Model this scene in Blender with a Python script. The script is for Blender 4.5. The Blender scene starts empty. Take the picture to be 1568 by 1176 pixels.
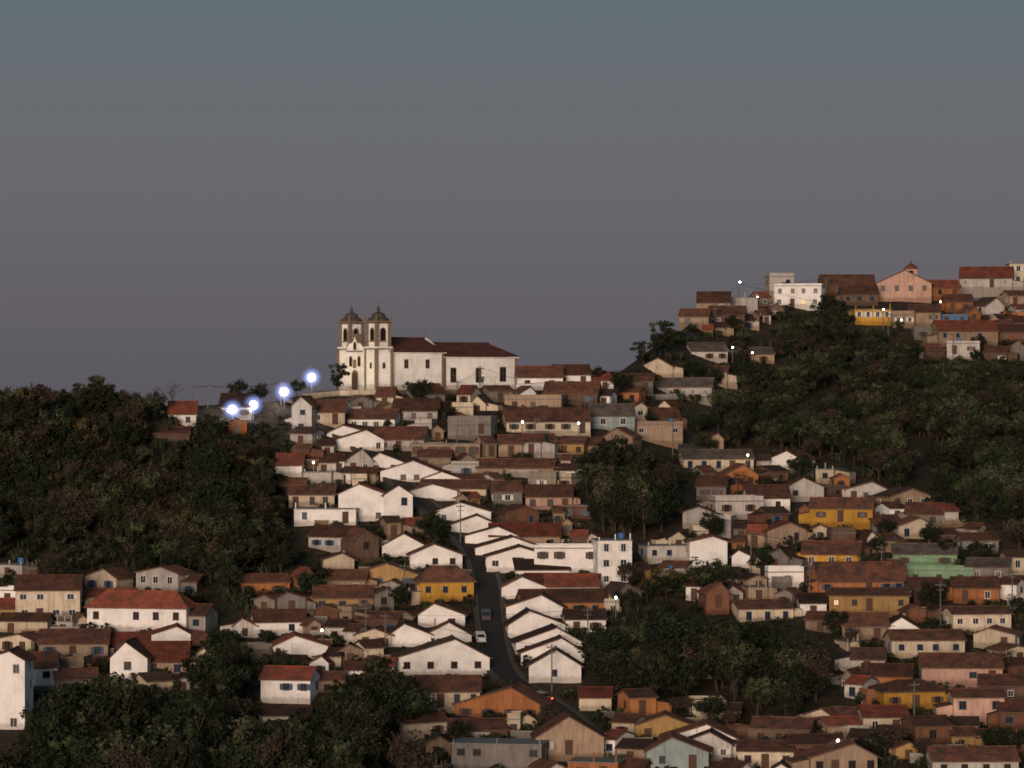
import bpy, math, random
from mathutils import Vector, Matrix, noise
R = random.Random(11)
F = 5000.0
# ------------------------------------------------------------------ terrain survey
COL = [(-3000,650,620),(0,619,640),(130,622,650),(300,622,665),(420,616,680),(480,600,690),(520,597,695),
       (800,596,705),(860,590,712),(930,582,722),(960,562,742),(1000,532,770),(1050,502,800),(1110,480,830),
       (1180,468,850),(1300,463,870),(1568,458,880),(4500,500,900)]
def crest(u):
    if u <= COL[0][0]: return COL[0][1:]
    for a, b in zip(COL, COL[1:]):
        if u <= b[0]:
            t = (u-a[0])/(b[0]-a[0])
            return (a[1]+(b[1]-a[1])*t, a[2]+(b[2]-a[2])*t)
    return COL[-1][1:]
def dist(u, v):
    cv, cd = crest(u)
    if v >= 800: d = 500+(1176-v)/376*132
    else: d = 632+(800-v)/(800-cv)*(cd-632)
    k = max(0, min(1, (v-cv)/60))
    return d + 3.0*k*noise.noise(Vector((u/110, v/60, 0.3)))
def site(u, v):
    d = dist(u, v)
    return Vector(((u-784)/F*d, d, (588-v)/F*d))

# ------------------------------------------------------------------ materials
def newmat(name):
    m = bpy.data.materials.new(name); m.use_nodes = True
    nt = m.node_tree; b = nt.nodes['Principled BSDF']
    b.inputs['Roughness'].default_value = 0.9
    try: b.inputs['Specular IOR Level'].default_value = 0.15
    except: pass
    return m, nt, b
def nd(nt, t, **k):
    n = nt.nodes.new(t)
    for a, v in k.items(): setattr(n, a, v)
    return n
def mixc(nt, fac, a, b, mode='MIX'):
    n = nd(nt, 'ShaderNodeMix', data_type='RGBA', blend_type=mode)
    for i, v in ((0, fac), (6, a), (7, b)):
        if hasattr(v, 'is_output'): nt.links.new(v, n.inputs[i])
        else: n.inputs[i].default_value = v if i == 0 else (*v[:3], 1)
    return n.outputs[2]
def noi(nt, vec, scale, detail=4, rough=0.6):
    n = nd(nt, 'ShaderNodeTexNoise'); n.inputs['Scale'].default_value = scale
    n.inputs['Detail'].default_value = detail; n.inputs['Roughness'].default_value = rough
    nt.links.new(vec, n.inputs['Vector']); return n.outputs['Fac']
def ramp(nt, fac, stops):
    n = nd(nt, 'ShaderNodeValToRGB'); nt.links.new(fac, n.inputs[0]); e = n.color_ramp.elements
    while len(e) < len(stops): e.new(0.5)
    for i, (p, c) in enumerate(stops):
        e[i].position = p; e[i].color = (*c, 1) if len(c) == 3 else c
    return n.outputs[0]
def g(v): return (v, v, v)
def shifted(nt, amt=9.0):
    tc = nd(nt, 'ShaderNodeTexCoord'); oi = nd(nt, 'ShaderNodeObjectInfo')
    m = nd(nt, 'ShaderNodeVectorMath', operation='ADD')
    sc = nd(nt, 'ShaderNodeMath', operation='MULTIPLY'); sc.inputs[1].default_value = amt*10
    nt.links.new(oi.outputs['Random'], sc.inputs[0]); nt.links.new(tc.outputs['Object'], m.inputs[0])
    nt.links.new(sc.outputs[0], m.inputs[1])
    return tc, oi, m.outputs[0]
def wallmat(name, c, dirt=0.5, vmin=.7):
    m, nt, b = newmat(name)
    tc, oi, v = shifted(nt)
    big = ramp(nt, noi(nt, v, 0.35, 5, .65), [(.3, g(.74)), (.58, g(1))])
    mp = nd(nt, 'ShaderNodeMapping'); mp.inputs['Scale'].default_value = (2.2, 2.2, .25)
    nt.links.new(v, mp.inputs[0])
    st = ramp(nt, noi(nt, mp.outputs[0], 1.0, 5, .7), [(.33, (.5, .45, .4)), (.55, g(1))])
    o = mixc(nt, 1.0, c, big, 'MULTIPLY'); o = mixc(nt, dirt, o, mixc(nt, 1.0, o, st, 'MULTIPLY'))
    # splash dirt at the foot
    sx = nd(nt, 'ShaderNodeSeparateXYZ'); nt.links.new(tc.outputs['Object'], sx.inputs[0])
    ad = nd(nt, 'ShaderNodeMath', operation='MULTIPLY_ADD'); nt.links.new(noi(nt, v, 1.5), ad.inputs[0])
    ad.inputs[1].default_value = -1.6; nt.links.new(sx.outputs[2], ad.inputs[2])
    f = ramp(nt, ad.outputs[0], [(.0, g(.55)), (.5, g(0))])
    o = mixc(nt, f, o, (c[0]*.35, c[1]*.3, c[2]*.25))
    br = ramp(nt, oi.outputs['Random'], [(0, g(vmin)), (1, g(1.0))])
    o = mixc(nt, 1.0, o, br, 'MULTIPLY')
    nt.links.new(o, b.inputs['Base Color'])
    bp = nd(nt, 'ShaderNodeBump'); bp.inputs['Strength'].default_value = .3; bp.inputs['Distance'].default_value = .04
    nt.links.new(noi(nt, v, 6), bp.inputs['Height']); nt.links.new(bp.outputs[0], b.inputs['Normal'])
    return m
WALLC = dict(white=(.84,.79,.75), cream=(.66,.55,.41), yellow=(.60,.33,.06), ochre=(.46,.29,.12), orange=(.42,.17,.07),
  pink=(.60,.38,.30), brick=(.20,.095,.06), cement=(.23,.21,.19), green=(.22,.36,.22), blue=(.11,.22,.40), tan=(.36,.26,.185),
  pale=(.55,.50,.46), teal=(.30,.36,.35), brown=(.17,.11,.08), stone=(.26,.22,.18))
WM = {k: wallmat(k+'_plaster', c, .12 if k == 'white' else .6, .86 if k == 'white' else .65) for k, c in WALLC.items()}
def roofmat(name, a, b2, c):
    m, nt, b = newmat(name); tc, oi, v = shifted(nt)
    vo = nd(nt, 'ShaderNodeTexVoronoi'); vo.inputs['Scale'].default_value = 2.6; nt.links.new(v, vo.inputs['Vector'])
    sp = nd(nt, 'ShaderNodeSeparateColor'); nt.links.new(vo.outputs['Color'], sp.inputs[0])
    o = mixc(nt, ramp(nt, sp.outputs[0], [(.2, g(0)), (.9, g(1))]), a, b2)
    o = mixc(nt, ramp(nt, noi(nt, v, .5, 6, .7), [(.42, g(0)), (.62, g(1))]), o, c)
    br = ramp(nt, oi.outputs['Random'], [(0, g(.55)), (1, g(1.15))])
    o = mixc(nt, 1.0, o, br, 'MULTIPLY'); nt.links.new(o, b.inputs['Base Color'])
    bp = nd(nt, 'ShaderNodeBump'); bp.inputs['Strength'].default_value = .5; bp.inputs['Distance'].default_value = .06
    nt.links.new(noi(nt, v, 5), bp.inputs['Height']); nt.links.new(bp.outputs[0], b.inputs['Normal'])
    return m
RM = dict(tile=roofmat('clay_tile', (.125,.052,.034), (.18,.072,.042), (.06,.036,.028)),
          red=roofmat('red_clay_tile', (.27,.072,.04), (.20,.055,.035), (.12,.045,.03)),
          dark=roofmat('weathered_tile', (.062,.034,.026), (.085,.042,.03), (.034,.024,.02)),
          grey=roofmat('fibre_cement_roof', (.11,.085,.07), (.14,.11,.09), (.065,.05,.043)))
def simple(name, c, rough=.8, metal=0, em=None, es=0, var=True):
    m, nt, b = newmat(name); b.inputs['Roughness'].default_value = rough; b.inputs['Metallic'].default_value = metal
    if var:
        tc, oi, v = shifted(nt)
        o = mixc(nt, noi(nt, v, 2.5), [x*.7 for x in c], [min(1, x*1.2) for x in c]); nt.links.new(o, b.inputs['Base Color'])
    else: b.inputs['Base Color'].default_value = (*c, 1)
    if em: b.inputs['Emission Color'].default_value = (*em, 1); b.inputs['Emission Strength'].default_value = es
    return m
M_GLASS = simple('window_glass', (.018,.018,.022), .25)
M_DARK = simple('dark_interior', (.012,.010,.010), .9)
M_LIT = simple('lit_window', (.3,.2,.1), .5, em=(1,.62,.3), es=.8, var=False)
M_FRW = simple('white_frame_paint', (.6,.57,.53)); M_FRB = simple('brown_frame_paint', (.10,.06,.045)); M_FRG = simple('blue_frame_paint', (.07,.10,.16))
M_DOOR = simple('door_wood', (.09,.05,.035)); M_METAL = simple('galvanised_metal', (.16,.15,.145), .6, .3)
M_POLE = simple('concrete_pole', (.13,.12,.11)); M_STONE = simple('quartzite_stone', (.34,.27,.19))
M_TANK = simple('blue_tank_plastic', (.06,.16,.38), .5)
def leafmat(name, a, b2, c):
    m, nt, b = newmat(name); tc, oi, v = shifted(nt)
    o = mixc(nt, oi.outputs['Random'], a, b2)
    o = mixc(nt, ramp(nt, noi(nt, v, 1.1, 3), [(.4, g(0)), (.65, g(1))]), o, c)
    nt.links.new(o, b.inputs['Base Color']); return m
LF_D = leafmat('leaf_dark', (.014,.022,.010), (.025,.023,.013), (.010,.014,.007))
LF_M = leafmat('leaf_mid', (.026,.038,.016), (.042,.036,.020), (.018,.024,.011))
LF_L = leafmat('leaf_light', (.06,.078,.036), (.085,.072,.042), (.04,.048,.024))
LF_B = leafmat('dry_foliage', (.066,.043,.031), (.05,.037,.026), (.034,.026,.018))
LF_Y = leafmat('yellowing_foliage', (.10,.07,.026), (.075,.056,.022), (.042,.034,.016))
M_BARK = simple('bark', (.05,.038,.03))
# ground
mg, nt, b = newmat('hillside_soil_and_grass')
tc = nd(nt, 'ShaderNodeTexCoord'); v = tc.outputs['Object']
o = mixc(nt, ramp(nt, noi(nt, v, .045, 6, .65), [(.38, g(0)), (.62, g(1))]), (.030,.030,.016), (.070,.045,.030))
o = mixc(nt, ramp(nt, noi(nt, v, .35, 7, .75), [(.45, g(0)), (.68, g(1))]), o, (.10,.066,.046))
o = mixc(nt, ramp(nt, noi(nt, v, 1.4, 5, .7), [(.35, g(.8)), (.6, g(0))]), o, (.014,.016,.009))
nt.links.new(o, b.inputs['Base Color'])
bp = nd(nt, 'ShaderNodeBump'); bp.inputs['Strength'].default_value = 1; bp.inputs['Distance'].default_value = .6
nt.links.new(noi(nt, v, .9, 8, .75), bp.inputs['Height']); nt.links.new(bp.outputs[0], b.inputs['Normal'])
M_GROUND = mg
M_ROAD = simple('cobbled_asphalt', (.030,.026,.024)); M_KERB = simple('kerb_stone', (.11,.095,.08)); M_PAVE = simple('paving', (.07,.06,.052))

# ------------------------------------------------------------------ mesh helper
COLL = bpy.context.scene.collection
class MB:
    def __init__(s): s.v = []; s.f = []; s.m = []
    def poly(s, pts, m=0):
        i = len(s.v); s.v += [tuple(p) for p in pts]; s.f.append(tuple(range(i, i+len(pts)))); s.m.append(m)
    def hexa(s, p, m=0):
        i = len(s.v); s.v += [tuple(q) for q in p]
        for f in ((3,2,1,0),(4,5,6,7),(0,1,5,4),(1,2,6,5),(2,3,7,6),(3,0,4,7)):
            s.f.append(tuple(i+k for k in f)); s.m.append(m)
    def box(s, x0, x1, y0, y1, z0, z1, m=0):
        s.hexa([(x0,y0,z0),(x1,y0,z0),(x1,y1,z0),(x0,y1,z0),(x0,y0,z1),(x1,y0,z1),(x1,y1,z1),(x0,y1,z1)], m)
    def prism(s, pts, off, m=0):
        off = Vector(off); n = len(pts); a = [Vector(p) for p in pts]; i = len(s.v)
        s.v += [tuple(p) for p in a]+[tuple(p+off) for p in a]
        s.f.append(tuple(range(i, i+n))); s.m.append(m); s.f.append(tuple(range(i+2*n-1, i+n-1, -1))); s.m.append(m)
        for k in range(n):
            l = (k+1) % n; s.f.append((i+k, i+n+k, i+n+l, i+l)); s.m.append(m)
    def ob(s, c, ax, n, hx, hz, y0, y1, m=0):
        c = Vector(c); ax = Vector(ax); n = Vector(n); up = Vector((0,0,1)); p = []
        for z in (-hz, hz):
            for x, y in ((-hx,y1),(hx,y1),(hx,y0),(-hx,y0)): p.append(c+ax*x+n*y+up*z)
        s.hexa(p, m)
    def tube(s, a, b, r0, r1, n=6, m=0):
        a = Vector(a); b = Vector(b); d = (b-a).normalized()
        q = d.orthogonal().normalized(); w = d.cross(q); i = len(s.v)
        for p, r in ((a, r0), (b, r1)):
            for k in range(n):
                t = 2*math.pi*k/n; s.v.append(tuple(p+q*math.cos(t)*r+w*math.sin(t)*r))
        for k in range(n):
            l = (k+1) % n; s.f.append((i+k, i+l, i+n+l, i+n+k)); s.m.append(m)
        s.f.append(tuple(range(i+2*n-1, i+n-1, -1))); s.m.append(m)
    def lathe(s, c, prof, n=12, m=0, rot=0, sq=False):
        c = Vector(c); i = len(s.v)
        for r, z in prof:
            for k in range(n):
                t = 2*math.pi*k/n+rot; s.v.append((c.x+math.cos(t)*r, c.y+math.sin(t)*r, c.z+z))
        for j in range(len(prof)-1):
            for k in range(n):
                l = (k+1) % n; s.f.append((i+j*n+k, i+j*n+l, i+(j+1)*n+l, i+(j+1)*n+k)); s.m.append(m)
        s.f.append(tuple(i+(len(prof)-1)*n+k for k in range(n))); s.m.append(m)
    def mesh(s, name, mats):
        me = bpy.data.meshes.new(name); me.from_pydata(s.v, [], s.f)
        for m in mats: me.materials.append(m)
        me.polygons.foreach_set('material_index', s.m); me.update(); return me
    def obj(s, name, mats, parent=None):
        o = bpy.data.objects.new(name, s.mesh(name, mats)); COLL.objects.link(o)
        if parent: o.parent = parent
        return o
def empty(name, loc=(0,0,0), yaw=0):
    e = bpy.data.objects.new(name, None); e.empty_display_size = .3; e.location = loc; e.rotation_euler = (0,0,yaw)
    COLL.objects.link(e); return e

# ------------------------------------------------------------------ ground sheet
us = [-3000,-2200,-1500,-1000,-600,-300,-150]+list(range(-80, 1660, 8))+[1750,1900,2200,2600,3200,4500]
mb = MB()
def gnd(u, k):
    cv, cd = crest(u)
    if k < 8:
        d = [60,130,200,260,310,350,385,405][k]; p = site(u, 1400)
        t = d/p.y; z = -75+(p.z+75)*t; return Vector(((u-784)/F*d, d, z))
    k -= 8
    if k <= 100:
        v_ = 1400-(1400-cv)*k/100; return site(u, v_)
    k -= 101
    ext = [(15,0),(30,-.3),(45,-2),(70,-9),(110,-24),(180,-45),(400,-75),(1200,-110),(3500,-160),(9000,-300)][k]
    c = site(u, cv); d = c.y+ext[0]; return Vector(((u-784)/F*d, d, c.z*(1 if k < 3 else max(0, 1-k*.14))+ext[1]))
nr = 8+101+10
for k in range(nr):
    for u in us:
        p = gnd(u, k)
        if 8 <= k < 108: p.z += .35*noise.noise(p*.15)
        mb.v.append(tuple(p))
n = len(us)
for k in range(nr-1):
    for i in range(n-1):
        a = k*n+i; mb.f.append((a, a+1, a+n+1, a+n)); mb.m.append(0)
go = mb.obj('ground', [M_GROUND])
for p in go.data.polygons: p.use_smooth = True

# ------------------------------------------------------------------ windows
def window(mb, c, ax, n, w, h, lit=False, shut=False):
    mb.ob(c, ax, n, w/2, h/2, -.02, .02, 2 if lit else 1)
    c = Vector(c); ax = Vector(ax)
    for s_ in (-1, 1): mb.ob(c+ax*s_*(w/2+.05), ax, n, .05, h/2+.1, 0, .08, 0)
    mb.ob(c+Vector((0,0,h/2+.05)), ax, n, w/2, .05, 0, .08, 0)
    mb.ob(c-Vector((0,0,h/2+.06)), ax, n, w/2+.14, .05, 0, .14, 0)
    mb.ob(c, ax, n, .03, h/2, .02, .05, 0)
    if shut:
        for s_ in (-1, 1): mb.ob(c+ax*s_*(w/2+.36), ax, n, .24, h/2, .005, .05, 0)

def slope(mb, A, B, C, D_, th=.16, period=.5, rib=.06):
    """corrugated tile slope: A-B eave, D_-C ridge; ribs run from eave to ridge"""
    A, B, C, D_ = map(Vector, (A, B, C, D_)); up = Vector((0,0,1))
    w = (B-A).length; k = max(2, int(w/period)); i = len(mb.v)
    for j in range(2*k+1):
        t = j/(2*k); r = rib if j % 2 else 0
        mb.v.append(tuple(A+(B-A)*t+up*r)); mb.v.append(tuple(D_+(C-D_)*t+up*r))
    for j in range(2*k):
        a = i+2*j; mb.f.append((a, a+2, a+3, a+1)); mb.m.append(0)
    lo = -up*th
    mb.poly([A, A+lo, B+lo, B], 1); mb.poly([B, B+lo, C+lo, C], 1); mb.poly([D_, D_+lo, A+lo, A], 1)
    mb.poly([A+lo, D_+lo, C+lo, B+lo], 1)

RECT = []
def house(kind, x0, x1, base, eave, top, wall='white', roof='tile', name='house', nwin=None, D=None, yaw=None, off=None, lit=0.015, shut=None, rec=True, door=None, wskip=.15):
    uc = (x0+x1)/2; s = dist(uc, base)/F; W = (x1-x0)*s; H = (base-eave)*s; al = (base-588)/F
    D = D or R.uniform(6, 8.5)
    pos = site(uc, base)
    if H < 2.5: pos.z -= 2.5-H; H = 2.5
    if yaw is None: yaw = R.uniform(-.22, .22)
    if rec: RECT.append((x0, x1, top, base))
    e = empty(name, pos, yaw)
    w2 = W/2; zb = -2.0
    wa = MB(); ro = MB(); wi = MB(); do = MB()
    Y = (0,-1,0); X = (1,0,0); rise = 0
    if kind == 'g':
        rise = max(.7, (eave-top)*s); xr = (R.uniform(-.16, .16) if off is None else off)*W
        f = [(-w2,0,zb),(w2,0,zb),(w2,0,H),(xr,0,H+rise),(-w2,0,H)]
        wa.prism(f, (0,D,0), 0)
        o1 = .5
        for sx, xe in ((-1, -w2), (1, w2)):
            sl = rise/abs(xe-xr); xo = xe+sx*o1; zo = H-sl*o1+.06; zr = H+rise+.06
            if sx < 0: slope(ro, (xo,D+.25,zo+.14), (xo,-.35,zo+.14), (xr,-.35,zr+.14), (xr,D+.25,zr+.14))
            else: slope(ro, (xo,-.35,zo+.14), (xo,D+.25,zo+.14), (xr,D+.25,zr+.14), (xr,-.35,zr+.14))
        ro.box(xr-.14, xr+.14, -.38, D+.28, H+rise+.17, H+rise+.32, 0)
    elif kind in 'eh':
        rise = max(.9, (eave-top)*s-(D/2)*al)
        if kind == 'e':
            wa.prism([(-w2,0,zb),(-w2,0,H),(-w2,D/2,H+rise),(-w2,D,H),(-w2,D,zb)], (W,0,0), 0)
            sl = rise/(D/2); o1 = .5
            a = w2+.3; zo = H-sl*o1+.2; zr = H+rise+.2
            slope(ro, (-a,-o1,zo), (a,-o1,zo), (a,D/2,zr), (-a,D/2,zr))
            slope(ro, (a,D+o1,zo), (-a,D+o1,zo), (-a,D/2,zr), (a,D/2,zr))
            ro.box(-a-.02, a+.02, D/2-.14, D/2+.14, zr+.01, zr+.16, 0)
        else:
            wa.box(-w2, w2, 0, D, zb, H); o1 = .5; a = w2+o1; rx = max(.3, w2-D*.45); z0 = H+.02
            E = [Vector(p) for p in ((-a,-o1,z0),(a,-o1,z0),(a,D+o1,z0),(-a,D+o1,z0))]
            r0 = Vector((-rx,D/2,H+rise)); r1 = Vector((rx,D/2,H+rise)); up = Vector((0,0,.14))
            ro.poly([E[0]+up,E[1]+up,r1,r0]); ro.poly([E[1]+up,E[2]+up,r1]); ro.poly([E[2]+up,E[3]+up,r0,r1]); ro.poly([E[3]+up,E[0]+up,r0])
            for q in range(4): ro.poly([E[q],E[(q+1)%4],E[(q+1)%4]+up,E[q]+up],1)
            ro.poly(E[::-1],1)
            for q, rr in ((0,r0),(1,r1),(2,r1),(3,r0)): ro.tube(E[q]+up, rr, .1, .1, 5)
            ro.tube(r0, r1, .12, .12, 5)
    else:
        wa.box(-w2, w2, 0, D, zb, H); ro.box(-w2-.15, w2+.15, -.15, D+.15, H, H+.16, 1)
        if R.random() < .5:
            hp = H+.16+R.choice([.5,.9])
            for a in ((-w2,w2,0,.15),(-w2,w2,D-.15,D),(-w2,-w2+.15,.152,D-.152),(w2-.15,w2,.152,D-.152)): wa.box(*a, H+.162, hp, 0)
        else:
            for xx in (-w2+.2, 0, w2-.4): wa.box(xx, xx+.2, .1, .3, H+.162, H+R.uniform(.6,1.6), 0)
        if R.random() < .15 and W > 4:
            tx = R.uniform(-w2+1, w2-1); ro.lathe((tx, D*.6, H+.2), [(.5,0),(.62,.8),(.62,.9),(.2,1.05)], 10, 2)
    # openings
    nst = max(1, round(H/2.9)); isshut = R.random() < .3 if shut is None else shut
    for k in range(nst):
        zc = H-1.25-k*2.85
        if kind == 'g' and nst == 1: zc = H-1.15
        if zc < .9: continue
        nw = nwin if nwin else max(1, int(W/R.uniform(2.3, 3.6)))
        dd = (R.randrange(nw) if (R.random() < .5 if door is None else door) and k == nst-1 else -1)
        ww, wh = R.uniform(.75,1.1), R.choice([.9,1.0,1.2,1.35])
        for j in range(nw):
            x = -w2+W*(j+.5)/nw+R.uniform(-.3, .3)*(0 if nwin else 1)
            if j == dd:
                do.ob((x,0,zc-.35+.0), X, Y, .5, 1.08, 0, .04, 0); do.ob((x,0,zc+.79), X, Y, .6, .05, 0, .09, 1)
                do.ob((x-.55,0,zc-.35), X, Y, .05, 1.08, 0, .09, 1); do.ob((x+.55,0,zc-.35), X, Y, .05, 1.08, 0, .09, 1)
            elif nwin or R.random() > wskip:
                window(wi, (x,0,zc), X, Y, ww, wh, R.random() < lit, isshut)
        for sx in (-1, 1):
            if R.random() < .75: window(wi, (sx*w2, D*R.uniform(.3,.7), zc), (0,sx,0), (sx,0,0), .9, 1.1, R.random() < lit)
    if kind != 'f' and R.random() < .22:
        ax, ay = R.uniform(-w2*.6, w2*.6), D*.5; ro.tube((ax,ay,H), (ax,ay,H+rise+2.2), .035, .03, 4, 1); ro.tube((ax-.5,ay,H+rise+2.1), (ax+.5,ay,H+rise+2.1), .025, .025, 4, 1)
        for q in (-.4,-.1,.2,.45): ro.tube((ax+q,ay-.3,H+rise+2.1), (ax+q,ay+.3,H+rise+2.1), .02, .02, 4, 1)
    # lean-to annexe on some houses
    if wall != 'white' and R.random() < .35 and H > 2.4:
        sx = R.choice((-1,1)); aw = R.uniform(1.6,3); xa, xb = sorted((sx*(w2+.003), sx*(w2+aw))); hz = min(H-.3, R.uniform(2.1,2.7)); hi = hz+.5
        wa.prism([(xa,D*.15,zb),(xb,D*.15,zb),(xb,D*.15,hz if sx > 0 else hi),(xa,D*.15,hi if sx > 0 else hz)], (0,D*.6,0), 0)
        z1, z2 = ((hi,hz) if sx > 0 else (hz,hi))
        ro.hexa([(xa-.0,D*.15-.3,z1+.01),(xb,D*.15-.3,z2+.01),(xb,D*.75+.2,z2+.01),(xa,D*.75+.2,z1+.01),(xa,D*.15-.3,z1+.12),(xb,D*.15-.3,z2+.12),(xb,D*.75+.2,z2+.12),(xa,D*.75+.2,z1+.12)], 0)
    wa.obj('walls', [WM[wall]], e); ro.obj('roof', [RM[roof], M_METAL if kind == 'f' else WM['brown'], M_TANK], e)
    if wi.v: wi.obj('windows', [R.choice([M_FRW,M_FRB,M_FRB,M_FRG]), M_GLASS, M_LIT], e)
    if do.v: do.obj('door', [M_DOOR, M_FRB], e)
    return e

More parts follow.
